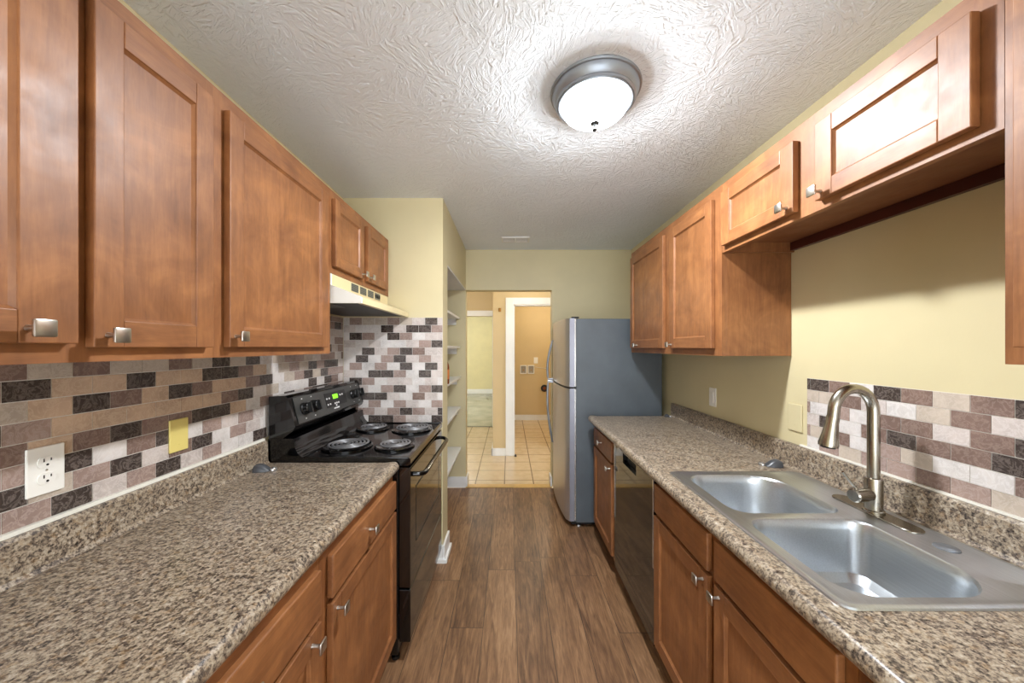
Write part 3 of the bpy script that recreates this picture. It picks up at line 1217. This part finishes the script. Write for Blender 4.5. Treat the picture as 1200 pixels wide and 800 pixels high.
MB().box(.6425, .6465, DY0 + .003, DY0 + .014, .45, .866, CHROME, .001).build('chrome_strip', dw)
MB().box(.6425, .6465, DY1 - .014, DY1 - .003, .40, .866, CHROME, .001).build('chrome_strip', dw)
MB().box(.72, .735, DY0 + .01, DY1 - .01, .0, .099, BLKPLAS).build('toe_panel', dw)

# ------------------------------------------------------------------ sink
def rrect(x0, x1, y0, y1, r, z, n=10):
    if not isinstance(r, (tuple, list)):
        r = (r,) * 4
    p = []
    for (cx, cy, a0, rr) in ((x1 - r[0], y1 - r[0], 0, r[0]), (x0 + r[1], y1 - r[1], PI / 2, r[1]),
                             (x0 + r[2], y0 + r[2], PI, r[2]), (x1 - r[3], y0 + r[3], 1.5 * PI, r[3])):
        for i in range(n + 1):
            a = a0 + PI / 2 * i / n
            p.append((cx + rr * math.cos(a), cy + rr * math.sin(a), z))
    return p


sk = thing('kitchen_sink', 'stainless steel double-bowl drop-in sink set in the speckled counter', 'sink', (0, 0, 0))
SZ = CT1
sx0, sx1, sy0, sy1 = .664, 1.205, .692, 1.466
bm_ = MB()
outer = [rrect(sx0, sx1, sy0, sy1, .03, SZ + .0006), rrect(sx0 + .002, sx1 - .002, sy0 + .002, sy1 - .002, .03, SZ + .0045),
         rrect(sx0 + .008, sx1 - .008, sy0 + .008, sy1 - .008, .027, SZ + .006), rrect(sx0 + .016, sx1 - .016, sy0 + .016, sy1 - .016, .022, SZ + .0055),
         rrect(sx0 + .021, sx1 - .021, sy0 + .021, sy1 - .021, .019, SZ + .003)]
bm_.rings(outer, SINKM, False, False, True)
mi = bm_.mi(SINKM)
bmm = bm_.bm
bowls = [(.712, 1.062, 1.098, 1.428, (.115, .075, .06, .05)), (.709, 1.062, .728, 1.064, (.05, .06, .075, .115))]
top_loops = []
for (x0, x1, y0, y1, r) in bowls:
    def lp(ins, z, k=1.0):
        return rrect(x0 + ins, x1 - ins, y0 + ins, y1 - ins, tuple(max(.012, q - ins * .4) for q in r), z)
    loops = [lp(-.004, SZ + .003), lp(0, SZ + .002), lp(.004, SZ - .004), lp(.008, SZ - .03), lp(.016, SZ - .11), lp(.024, SZ - .145),
             lp(.042, SZ - .165), lp(.07, SZ - .173), lp(.11, SZ - .177)]
    bm_.rings(loops, SINKM, False, True, True)
    top_loops.append(loops[0])
# flat deck with two holes
bmesh.ops.remove_doubles(bmm, verts=bmm.verts[:], dist=1e-6)
vs_by = {}
for v in bmm.verts:
    vs_by[(round(v.co.x, 5), round(v.co.y, 5), round(v.co.z, 5))] = v
edges = []
for loop in [outer[-1]] + top_loops:
    ring = [vs_by[(round(p[0], 5), round(p[1], 5), round(p[2], 5))] for p in loop]
    for a, c_ in zip(ring, ring[1:] + ring[:1]):
        if a is c_:
            continue
        e = bmm.edges.get((a, c_)) or bmm.edges.new((a, c_))
        edges.append(e)
r = bmesh.ops.triangle_fill(bmm, use_beauty=True, use_dissolve=False, edges=edges, normal=(0, 0, 1))
for g in r['geom']:
    if isinstance(g, bmesh.types.BMFace):
        g.material_index = mi
        g.smooth = True
bm_.build('basin', sk, 28)
for cx, cy in ((.905, 1.27), (.905, .90)):
    b = MB()
    b.lathe([(.044, .0), (.044, .003), (.036, .004), (.030, .001), (.006, .0005)], (cx, cy, SZ - .1768), CHROME, 28)
    b.build('drain', sk)
MB().lathe([(.024, 0), (.024, .002), (.020, .004), (.006, .005)], (1.132, .905, SZ + .0032), DKPEW, 28).build('hole_cap', sk)

# ------------------------------------------------------------------ faucet
fx, fy, fz = 1.146, 1.10, SZ + .0032
fc = thing('kitchen_faucet', 'brushed nickel gooseneck pull-down faucet on the sink deck', 'faucet', (fx, fy, fz))
b = MB()
pl = [(p[0], p[1]) for p in rrect(-.029, .029, -.128, .128, .028, 0)]
b.rings([[(x, y, 0) for x, y in pl], [(x, y, .003) for x, y in pl], [(x * .93, y * .985, .005) for x, y in pl]], FAUC, True, True, True)
b.build('deck_plate', fc)
b = MB()
b.lathe([(.0265, .0052), (.0265, .010), (.0225, .012), (.0225, .105), (.0215, .109), (.0165, .111)], (0, 0, 0), FAUC, 32)
b.build('body', fc)
b = MB()
pts = [(0, 0, .1112), (0, 0, .18), (0, 0, .26), (0, 0, .315)]
AR = .0625
for i in range(1, 15):
    a = PI * i / 15
    pts.append((-AR + AR * math.cos(a), .0, .315 + AR * math.sin(a) * 1.18))
pts.append((-2 * AR - .0005, 0, .312))
pts.append((-2 * AR - .0015, 0, .3025))
b.tube(pts, .0155, FAUC, 22)
b.build('spout', fc)
b = MB()
a0 = Vector((-2 * AR - .0016, 0, .3022))
b.tube([a0, a0 + Vector((-.004, 0, -.02)), a0 + Vector((-.010, 0, -.055)), a0 + Vector((-.015, 0, -.085)), a0 + Vector((-.0165, 0, -.094))],
       [.0165, .0165, .0205, .0255, .0245], FAUC, 26)
sh = b.build('spray_head', fc)
b = MB()
b.tube([a0 + Vector((-.0166, 0, -.0945)), a0 + Vector((-.017, 0, -.098))], [.020, .019], BLKPLAS, 22)
b.build('spray_face', sh)
b = MB()
hd_ = Vector((-1.0, -.16, .0)).normalized()
b.tube([hd_ * .018 + Vector((0, 0, .058)), hd_ * .036 + Vector((0, 0, .058)), hd_ * .0365 + Vector((0, 0, .058)), hd_ * .074 + Vector((0, 0, .058)), hd_ * .078 + Vector((0, 0, .058))],
       [.019, .019, .0205, .0205, .017], FAUC, 24)
hh = b.build('handle', fc)
b = MB()
q = hd_ * .062 + Vector((0, 0, .076))
b.tube([q, q + Vector((-.014, .004, .020)), q + Vector((-.036, .010, .052))], [.0042, .0038, .0035], FAUC, 10)
b.build('lever', hh)

# ------------------------------------------------------------------ ceiling light and vent
lt = thing('ceiling_light', 'flush ceiling light with pewter rim and lit frosted dome', 'ceiling light', (.336, 1.37, H - .001))
b = MB()
b.lathe([(.172, 0), (.174, -.004), (.172, -.010), (.166, -.011), (.165, -.018), (.159, -.034), (.152, -.042), (.153, -.047), (.147, -.050), (.143, -.049), (.141, -.055), (.133, -.056), (.130, -.050), (.130, -.012), (.02, -.010)],
        (0, 0, 0), DKPEW, 64, cap=False)
b.build('rim', lt)
b = MB()
prof = []
for i in range(15):
    a = PI / 2 * i / 14
    prof.append((.1295 * math.cos(a) ** .9 if i < 14 else .004, -.050 - .070 * math.sin(a)))
b.lathe(prof, (0, 0, 0), DOME, 56, cap=False)
b.build('glass_dome', lt)
b = MB()
b.lathe([(.004, -.1202), (.014, -.1205), (.018, -.127), (.008, -.132), (.0065, -.140), (.0105, -.145), (.010, -.152), (.002, -.158)], (0, 0, 0), FINM, 20)
b.build('finial', lt)
ld = bpy.data.lights.new('ceiling_light_disc', 'AREA')
ld.shape = 'DISK'
ld.size = .11
ld.energy = LAMP_POWER
ld.color = (.94, .97, 1)
lo = bpy.data.objects.new('ceiling_light_disc', ld)
lo.location = (.336, 1.37, H - .075)
COL.objects.link(lo)
point_light('ceiling_light_bulb', (.336, 1.37, H - .098), LAMP_POWER * .48, .03, (.93, .97, 1))

vt = thing('ceiling_vent', 'small white two-slot air register in the textured ceiling near the hall opening', 'vent', (.06, 3.25, H - .001))
b = MB()
for q in ((-.13, .13, .055, .075), (-.13, .13, -.075, -.055), (-.13, -.112, -.055, .055), (.112, .13, -.055, .055), (-.008, .008, -.055, .055)):
    b.box(q[0], q[1], q[2], q[3], -.008, 0, WHITE, .002)
b.build('grille_frame', vt)
for x0, x1 in ((-.112, -.008), (.008, .112)):
    b = MB()
    b.box(x0, x1, -.055, .055, -.0025, -.001, VENTD)
    for j in range(3):
        yy = -.035 + j * .033
        b.prism([(yy, -.003), (yy + .010, -.0075), (yy + .012, -.0075), (yy + .002, -.003)], 'x', x0 + .001, x1 - .001, WHITE)
    b.build('louver', vt)

# ------------------------------------------------------------------ alcove shelves
names = ['topmost white shelf in the alcove by the hall opening', 'second white alcove shelf from the top, above the brown bottle',
         'third white alcove shelf from the top, holding the brown bottle', 'fourth white alcove shelf from the top, just over the lowest one',
         'lowest white shelf in the alcove by the hall opening']
for lab, z, xf in zip(names, (1.725, 1.428, 1.118, .808, .395), (-.508, -.500, -.497, -.495, -.492)):
    o = thing('alcove_shelf', lab, 'shelf', (0, 0, z), 0, 'white alcove shelves')
    MB().box(XL + .003, xf, 2.533, YB - .003, 0, .022, WHITE, .002).build('board', o)
    b = MB()
    b.box(XL + .02, xf - .035, YB - .035, YB - .003, -.060, -.0005, WHITE, .002)
    b.build('bracket', o)
bo = thing('bottle', 'brown bottle with dark cap standing on an alcove shelf', 'bottle', (-.515, 2.845, 1.1405))
MB().lathe([(.026, 0), (.029, .004), (.029, .135), (.024, .16), (.012, .185), (.012, .20)], (0, 0, 0), AMBER, 24).build('body', bo)
MB().lathe([(.0293, .04), (.0297, .041), (.0297, .115), (.0293, .116)], (0, 0, 0), LABELM, 24, cap=False).build('paper_label', bo)
MB().lathe([(.0145, .2005), (.0145, .228), (.012, .232)], (0, 0, 0), DARKCAP, 20).build('cap', bo)


# ------------------------------------------------------------------ little plastic clips on the counters
def clip(label, loc, rz, s=1.0):
    o = thing('plastic_clip', label, 'clip', loc, rz)
    b = MB()
    R = []
    for i in range(9):
        t = i / 8
        hgt = .027 * math.sin(PI * (.25 + .72 * t)) * s + .002
        wd = (.016 + .006 * math.sin(PI * t)) * s
        x = (-.028 + .056 * t) * s
        ring = []
        for k in range(12):
            a = PI * k / 11
            ring.append((x, wd * math.cos(a), hgt * math.sin(a) + .0006))
        R.append(ring)
    b.rings(R, GREYPL, True, True, True)
    b.build('shell', o)
    b = MB()
    b.lathe([(.0125 * s, .0), (.0125 * s, .006 * s), (.010 * s, .010 * s), (.003, .011 * s)], (.038 * s, -.004 * s, .0006), PALE, 18)
    b.build('pale_end', o)
    return o


clip('grey plastic clip with pale end on the counter beside the range backguard', (-1.042, 1.478, CT1 + .0005), .25, 1.1)
clip('grey plastic clip with pale end on the counter behind the far sink bowl', (1.160, 1.535, CT1 + .0005), 2.9, 1.1)
clip('small dark plastic clip at the fridge end of the sink counter', (1.19, 2.63, CT1 + .0005), .3, .7)
